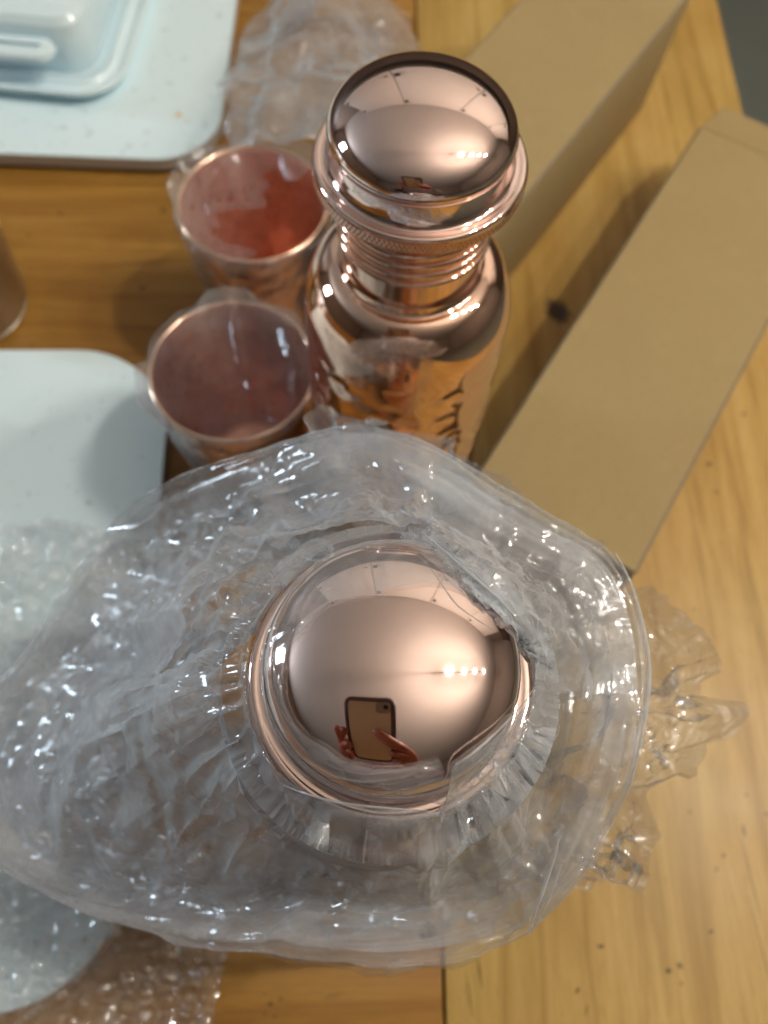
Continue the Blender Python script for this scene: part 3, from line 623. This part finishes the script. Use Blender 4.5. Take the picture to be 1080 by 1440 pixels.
# ------------------------------------------------------------------ steel tumbler at the left edge
tp = P(-32, 432, 0.0)
tum = thing('steel_tumbler', 'brushed steel tumbler standing at the left edge of the picture between the boards', 'tumbler', (tp[0], tp[1], 0))
steel = N('brushed_steel'); vv = steel.coord(scale=(1, 1, 30))
steel.bsdf(Base_Color=steel.mix(steel.noise(vv, 60, 3), (0.42, 0.38, 0.31), (0.55, 0.50, 0.42)), Metallic=1.0, Roughness=0.36)
obj('wall', lathe('wall', [(0.0005, 0.002), (0.022, 0.001), (0.0265, 0.0025), (0.0285, 0.007), (0.030, 0.03), (0.0325, 0.075), (0.034, 0.10), (0.0338, 0.1008), (0.0328, 0.10), (0.0290, 0.03), (0.026, 0.006), (0.0005, 0.005)], 96), steel.m, tum)
obj('base_ring', lathe('base_ring', [(0.0240, 0.0004), (0.0262, 0.0003), (0.0272, 0.0018), (0.0264, 0.0026), (0.0240, 0.0012)], 64), steel.m, tum)

# ------------------------------------------------------------------ cardboard boxes
card = m_card('kraft_card'); card_in = m_plain('card_edge', (0.22, 0.175, 0.11), 0.85, 0.25, 300)
TH = 0.003
def carton(label, near_left, far_left, width, near_ext, far_ext, flaps, BH, lean):
    a, b = np.array(near_left[:2]), np.array(far_left[:2]); d = (b-a)/np.linalg.norm(b-a); L = np.linalg.norm(b-a)+near_ext+far_ext
    o = a-d*near_ext; rz = math.atan2(d[1], d[0])
    t = thing('cardboard_box', label, 'cardboard box', (o[0], o[1], 0), rz, 'long cardboard boxes')
    # local: x along the box, y from 0 down to -width
    me = boxm('top_panel', (0, -width, BH-TH), (L, 0, BH), 0.0014, 1); me.materials.append(card); me.materials.append(card_in)
    for p in me.polygons: p.material_index = 1 if abs(p.normal.z) < 0.95 else 0
    obj('top_panel', me, card, t)
    for y0 in (0.0, -width+TH):
        me = boxm('side_panel', (0.0005, y0-TH+0.0004, 0.0005), (L-0.0005, y0-0.0004, BH-TH-0.0002), 0.0006)
        for v in me.vertices: v.co.y += lean*(1-v.co.z/BH)*(1 if y0 < -0.01 else -1)      # the sides lean in a little towards the table
        obj('side_panel', me, card, t)
    for x0 in (0.0006, L-TH-0.0006):
        obj('end_panel', boxm('end_panel', (x0, -width+TH+0.0006+lean, 0.0006), (x0+TH, -TH-0.0006-lean, BH-TH-0.0003), 0.0006), card, t)
    for pts, z0, z1 in flaps(L):
        bm = bmesh.new(); n = len(pts)
        lo = [bm.verts.new((x, y, z)) for x, y, z in pts]; hi = [bm.verts.new((x, y, z+0.0028)) for x, y, z in pts]
        bm.faces.new(lo[::-1]); bm.faces.new(hi)
        for i in range(n): bm.faces.new((lo[i], lo[(i+1) % n], hi[(i+1) % n], hi[i]))
        bmesh.ops.bevel(bm, geom=list(bm.edges), offset=0.0006, segments=1, affect='EDGES')
        obj('flap', bm_mesh('flap', bm), card, t)
    return t
BH = 0.085
r0_, r1_ = P(705, 320, BH), P(965, 0, BH)
dL = (r1_-r0_)[:2]/np.linalg.norm((r1_-r0_)[:2]); nL = np.array([-dL[1], dL[0]]); wl = 0.074
s0 = r0_[:2]+nL*wl; s1 = r1_[:2]+nL*wl
carton('long cardboard box beyond the unwrapped bottle, its shaded side wall visible', s0, s1, wl, 0.035, 0.012,
       lambda L: [], 0.085, 0.005)
BH = 0.062
q0, q1 = P(680, 650, BH), P(985, 175, BH)
f1 = P(1035, 115, BH-0.01)
def rflaps(L):
    return [(((L+0.0008, -0.078, BH-0.0040), (L+0.034, -0.076, BH-0.014), (L+0.034, -0.004, BH-0.014), (L+0.0008, -0.001, BH-0.0040)), 0, 0)]
carton('long cardboard box at the right edge, pale lid up, end flap open', q0, q1, 0.080, 0.012, 0.0, rflaps, 0.062, 0.0)

# ------------------------------------------------------------------ film sleeves over the cups
def sleeve(name, label, loc, seed, cover, sag):
    nT, nS = 420, 150; th = np.linspace(0, 2*PI, nT, endpoint=False); s = np.repeat(np.linspace(0, 1, nS)[None], nT, 0); T = np.repeat(th[:, None], nS, 1)
    # s 0..0.5 up the outside, 0.5..1 across the mouth
    up = np.clip(s/0.5, 0, 1); inn = np.clip((s-0.5)/0.5, 0, 1)
    r = np.where(s < 0.5, CB+0.0025+(CR-CB)*up, (CR+0.0022)*(1-inn)); z = np.where(s < 0.5, 0.004+(CH-0.003)*up, CH+0.0016-sag*(1-(1-inn)**2))
    u = T/(2*PI)
    k = np.exp(-((s-0.5)/0.03)**2)
    x, y = r*np.cos(T), r*np.sin(T)
    w1, _, _ = worley(x*28+40, y*28+40, seed); w2, _, _ = worley(x*150+40, y*150+40+0.8*vnoise(x*60, y*60, 5), seed+1)
    fo, _, _ = worley(u*20+40, s*5, seed+3, 20); rd = ridge(x*60+y*25+20, y*14-x*10+20, seed+4)**8
    mem = (0.0060*(w1-0.5)+0.0005*(w2-0.5)+0.0030*rd)*sm(inn, 0.02, 0.25)
    z = z+np.where(s >= 0.5, mem, 0)
    tuft = sm(vnoise(u*7+3, u*0, seed+8, 7), 0.50, 0.72)
    r = r+np.where(s < 0.5, 0.0026*fo*up**0.5, 0.0026*fo*(1-inn)**6)-0.001+0.0030*tuft*k; z = z+(0.0035*tuft+0.0014*(w2-0.4))*k
    V = np.stack([r*np.cos(T), r*np.sin(T), z], -1)
    m = cover(V[..., 0], V[..., 1], s)
    o = obj(name, grid_mesh(name, V, True, m), film_cup, None, True, loc)
    return tag(o, label, 'plastic film', 'films over the cups')
sleeve('plastic_sleeve', 'clear film stretched across the mouth of the nearer cup', (CUP2[0], CUP2[1], 0), 51, lambda x, y, s: s < 0.985, 0.004)
def part_cover(x, y, s):
    edge = -0.004+0.012*np.sin(y*140)+0.004*np.sin(y*420)
    return (s < 0.52)|(x < edge-0.002)|((y > 0.020+0.004*np.sin(x*300)))
sleeve('plastic_sleeve', 'clear film wrapped over the left part of the farther cup mouth', (CUP1[0], CUP1[1], 0), 63, part_cover, 0.010)
# tail of the far cup's bag, lying back across the table
def tail(name, seed, lift, parent):
    nU, nV = 62, 58
    near = [P(322, 215, 0.088), P(395, 196, 0.094), P(470, 200, 0.09)]
    mid = [P(325, 125, 0.050), P(440, 90, 0.055+lift), P(560, 150, 0.05)]
    far = [P(372, -10, 0.016), P(480, -45, 0.018+lift), P(605, 70, 0.012)]
    vv_ = np.linspace(0, 1, nV); uu = np.linspace(0, 1, nU)
    def bez(p, t): return (1-t)[:, None]**2*p[0]+2*((1-t)*t)[:, None]*(2*p[1]-0.5*(p[0]+p[2]))+t[:, None]**2*p[2]
    A_, B_, C_ = bez(near, vv_), bez(mid, vv_), bez(far, vv_); B2 = 2*B_-0.5*(A_+C_)
    t = uu[:, None, None]; V = (1-t)**2*A_[None]+2*t*(1-t)*B2[None]+t*t*C_[None]
    U, W_ = np.meshgrid(uu, vv_, indexing='ij')
    floor_ = lambda Q: np.concatenate([Q[..., :2], np.maximum(Q[..., 2:], 0.004+lift*0.3)], -1)
    for lev, (it, a_) in enumerate(((170, 0.003), (40, 0.02), (10, 0.06))):
        if lev: V, U, W_ = up2(V, False), up2(U, False), up2(W_, False)
        pt = 0.4*sm(vnoise(U*5+3, W_*5, seed+9), 0.6, 0.8); g = (0.07, 0.004+0.02*pt, 0.01*pt)[lev]+0*U
        rnd = (0.020*(vnoise(U*3+W_*2, W_*4+3, seed)-0.5)+0.003*(vnoise(U*6, W_*9, seed+1)-0.5), 0.003*pt*(vnoise(U*28, W_*28, seed+2)-0.5), 0.001*pt*(vnoise(U*70, W_*70, seed+3)-0.5))[lev]
        V = relax(V, g, g, False, it, a_, U < 1e-4, rnd, floor_, bend=0.88)
    f1, _, _ = worley(U*13+9, W_*13+9, seed+4); n = normals(V, False)
    V = V+n*(sm(U, 0, 0.1)*(0.008*(ridge(U*1.5+W_*2+9, W_*3+9, seed+5)-0.5)+0.0003*(f1-0.5))+line_folds(V, seed+60, 16, (-0.16, 0.05, 0.30, 0.58), 0.10, 0.014, 0.0050)*sm(U, 0, 0.1))[..., None]; V[..., 2] = np.maximum(V[..., 2], 0.004+lift*0.3)
    e = 0.05*(vnoise(U*9, U*0, seed+5)-0.3); m = (W_ > e)&(W_ < 1-0.06*vnoise(U*11, U*0, seed+6))
    return obj(name, grid_mesh(name, V, False, m), film_tail, parent)
tg = thing('plastic_bag', 'crumpled clear bag trailing from the farther cup towards the far end of the table', 'plastic bag')
tail('front_layer', 5, 0.012, tg); tail('back_layer', 29, 0.0, tg)

# ------------------------------------------------------------------ bubble wrap sheet over the left board
def bubble_sheet():
    nx, ny = 620, 760; X = np.linspace(-0.30, -0.035, nx); Y = np.linspace(-0.105, 0.185, ny); X, Y = np.meshgrid(X, Y, indexing='ij')
    c, s_ = math.cos(-rz2), math.sin(-rz2); lx = (X-W2[0])*c-(Y-W2[1])*s_; ly = (X-W2[0])*s_+(Y-W2[1])*c
    qx = np.maximum(np.abs(lx)-0.16+0.05, 0); qy = np.maximum(np.abs(ly)-(top2-bot2)/2+0.05, 0); sd = np.hypot(qx, qy)-0.05
    z = 0.0050+0.0135*(1-sm(sd, -0.002, 0.016))
    p = 0.0088; a, b = math.cos(0.35), math.sin(0.35); U = (X*a-Y*b)/p; Vv = (X*b+Y*a)/(p*0.866)
    row = np.floor(Vv); best = np.full(X.shape, 9.0)
    for k in (-1, 0, 1, 2):
        r_ = row+k; du = U-(np.round(U-0.5*np.mod(r_, 2))+0.5*np.mod(r_, 2)); dv = (Vv-r_)*0.866
        j = _h(np.round(U-0.5*np.mod(r_, 2)), r_, 3); best = np.minimum(best, np.hypot(du, dv)/(0.42+0.03*j))
    bub = np.sqrt(np.clip(1-best**2, 0, 1))
    w1, _, _ = worley(X*38+40, Y*38+40, 3); w2, _, _ = worley(X*150+90, Y*150+90, 4); w3, _, _ = worley(X*420+90, Y*420+90, 6)
    pop = 0.35+0.65*sm(vnoise(X*130+60, Y*130+60, 12), 0.3, 0.6)
    z = z+0.014*np.clip(w1-0.25, 0, 1)*vnoise(X*25+50, Y*25+50, 5)+0.0044*bub*pop+0.0022*w2+0.0008*w3+0.004*ridge(X*30+90, Y*30+90, 8)**6
    redge = np.interp(Y, [-0.2, -0.055, -0.02, 0.03, 0.2], [-0.050, -0.0505, -0.0495, -0.052, -0.11])+0.0012*(vnoise(Y*160, Y*0, 9)-0.5)
    tedge = 0.151+0.010*(vnoise(X*40+60, X*0, 15)-0.5)+0.006*np.sin(X*70)
    m = (X < redge)&(Y < tedge)
    return grid_mesh('bubble_wrap', np.stack([X, Y, z], -1), False, m)
o = obj('bubble_wrap', bubble_sheet(), film_bub)
tag(o, 'sheet of clear bubble wrap spread over the left board and the table corner', 'bubble wrap')

# ------------------------------------------------------------------ phone and hands behind the lens, mirrored in the near cap
Rm = Matrix(((RGT[0], UPV[0], -FWD[0]), (RGT[1], UPV[1], -FWD[1]), (RGT[2], UPV[2], -FWD[2]))).to_4x4()
PB = 0.026
ph = thing('phone', 'smartphone in a dark edged case, mirrored in the nearer cap', 'phone')
ph.matrix_world = Matrix.Translation(Vector(CPOS)) @ Rm @ Matrix.Translation((0, 0, PB))
x0, x1, y0, y1 = -0.078, 0.013, -0.150, 0.015
obj('back_cover', prism('back_cover', rrect(x0+.004, y0+.004, x1-.004, y1-.004, 0.009), -0.0002, 0.006, 0.001), m_plain('gold_back', (0.62, 0.50, 0.36), 0.3, 0.03, 20), ph)
ringp = [(x, y, 0.003) for x, y in rrect(x0, y0, x1, y1, 0.012)]
obj('case', tube('case', ringp, 0.0056, 10, True), m_plain('case_rubber', (0.075, 0.02, 0.022), 0.5, 0.1, 60), ph)
cmod = obj('camera_module', prism('camera_module', rrect(-0.018, -0.012, 0.0085, 0.0105, 0.006), -0.0022, -0.0004, 0.0006), m_plain('grey_glass', (0.32, 0.27, 0.25), 0.15), ph)
obj('lens', lathe('lens', [(0.0005, -0.0006), (0.0038, -0.0006), (0.0046, -0.0012), (0.0046, 0.0016), (0.0005, 0.0016)], 32), m_plain('lens_black', (0.012, 0.012, 0.014), 0.1), cmod, True, (0.0, 0.0, -0.0030))
skin = N('skin'); sv = skin.coord()
skin.bsdf(Base_Color=skin.mix(skin.noise(sv, 70, 4), (0.33, 0.105, 0.07), (0.42, 0.16, 0.11)), Roughness=0.5, Subsurface_Weight=0.05, Normal=skin.bump(skin.noise(sv, 500, 3), 0.1, 0.0005))
person = thing('person', 'hands holding up a phone, mirrored in the nearer cap', 'person')
person.matrix_world = ph.matrix_world.copy()
def skin_hand(name, chains):
    """chains: [(points, radii, index of the start in chain 0 or None)]"""
    verts, edges, rad = [], [], []
    for pts, rs, start in chains:
        prev = start
        for p, r in zip(pts, rs):
            verts.append(p); rad.append(r); i = len(verts)-1
            if prev is not None: edges.append((prev, i))
            prev = i
    me = bpy.data.meshes.new(name); me.from_pydata(verts, edges, []); o = bpy.data.objects.new(name, me); COL.objects.link(o)
    md_ = o.modifiers.new('Skin', 'SKIN'); md_.branch_smoothing = 0.6
    for v, r in zip(me.skin_vertices[0].data, rad): v.radius = (r*1.42, r*1.42)
    me.skin_vertices[0].data[0].use_root = True
    sd = o.modifiers.new('Subdivision', 'SUBSURF'); sd.levels = sd.render_levels = 2
    me.materials.append(skin.m); o.parent = person; return o
shirt = m_plain('shirt_cloth', (0.09, 0.055, 0.055), 0.9, 0.2, 40, bump=0.2)
# right hand: index across the back, three fingers on the right edge, thumb in front of the screen
skin_hand('hand', [([(0.075, -0.235, 0.07), (0.062, -0.180, 0.040), (0.052, -0.150, 0.028), (0.046, -0.125, 0.022)], (0.027, 0.024, 0.023, 0.020), None),
    ([(0.030, -0.100, 0.004), (0.008, -0.078, -0.010), (-0.010, -0.060, -0.011), (-0.024, -0.046, -0.009)], (0.011, 0.0095, 0.0085, 0.0070), 3),
    ([(0.036, -0.104, 0.006), (0.022, -0.088, -0.008), (0.010, -0.083, -0.011)], (0.010, 0.009, 0.0075), 3),
    ([(0.034, -0.126, 0.004), (0.018, -0.116, -0.009), (0.004, -0.112, -0.010)], (0.010, 0.009, 0.0072), 2),
    ([(0.036, -0.148, 0.008), (0.022, -0.142, -0.006), (0.010, -0.140, -0.009)], (0.009, 0.008, 0.0064), 2),
    ([(0.042, -0.120, 0.040), (0.028, -0.098, 0.034), (0.014, -0.085, 0.022)], (0.013, 0.011, 0.009), 1)])
# left hand: finger tips round the left edge
skin_hand('hand', [([(-0.150, -0.235, 0.09), (-0.128, -0.180, 0.060), (-0.112, -0.140, 0.040), (-0.104, -0.112, 0.030)], (0.027, 0.024, 0.023, 0.020), None),
    ([(-0.104, -0.082, 0.012), (-0.094, -0.064, -0.004), (-0.078, -0.058, -0.011)], (0.0105, 0.009, 0.0072), 3),
    ([(-0.112, -0.086, 0.010), (-0.104, -0.066, -0.004), (-0.098, -0.052, -0.008)], (0.0105, 0.009, 0.0072), 3),
    ([(-0.100, -0.112, 0.006), (-0.086, -0.102, -0.010), (-0.070, -0.098, -0.010)], (0.010, 0.009, 0.0072), 2),
    ([(-0.098, -0.136, 0.010), (-0.084, -0.130, -0.008), (-0.072, -0.127, -0.009)], (0.009, 0.008, 0.0064), 2),
    ([(-0.096, -0.110, 0.048), (-0.080, -0.092, 0.040), (-0.064, -0.080, 0.024)], (0.013, 0.011, 0.009), 1)])
# jumper of the person: trunk and sleeves
def limb_part(name, pts, rs):
    pts = [Vector(p) for p in pts]; m = len(pts); V = []
    for i, p in enumerate(pts):
        d = (pts[min(i+1, m-1)]-pts[max(i-1, 0)]).normalized(); a = d.cross(Vector((0, 1, 0.02))).normalized(); b = d.cross(a); ra, rb = rs[i]
        V.append([p+a*math.cos(2*PI*k/28)*ra+b*math.sin(2*PI*k/28)*rb for k in range(29)])
    o = obj(name, grid_mesh(name, np.array(V)), shirt); o.parent = person; o.matrix_parent_inverse = person.matrix_world.inverted(); return o
limb_part("jumper", [(0, -0.50, -0.72), (0, -0.50, -0.40), (0, -0.49, 0.0), (0, -0.47, 0.30), (0, -0.46, 0.45), (0, -0.45, 0.52), (0, -0.44, 0.55)], [(0.18, 0.13), (0.18, 0.13), (0.17, 0.12), (0.21, 0.12), (0.22, 0.11), (0.14, 0.08), (0.06, 0.05)])
for sx in (-1, 1):
    limb_part("sleeve", [(sx*0.20, -0.46, 0.44), (sx*0.25, -0.40, 0.25), (sx*0.22, -0.33, 0.22), (0.075 if sx > 0 else -0.15, -0.245, 0.27)], [(0.06, 0.06), (0.05, 0.05), (0.045, 0.045), (0.034, 0.034)])
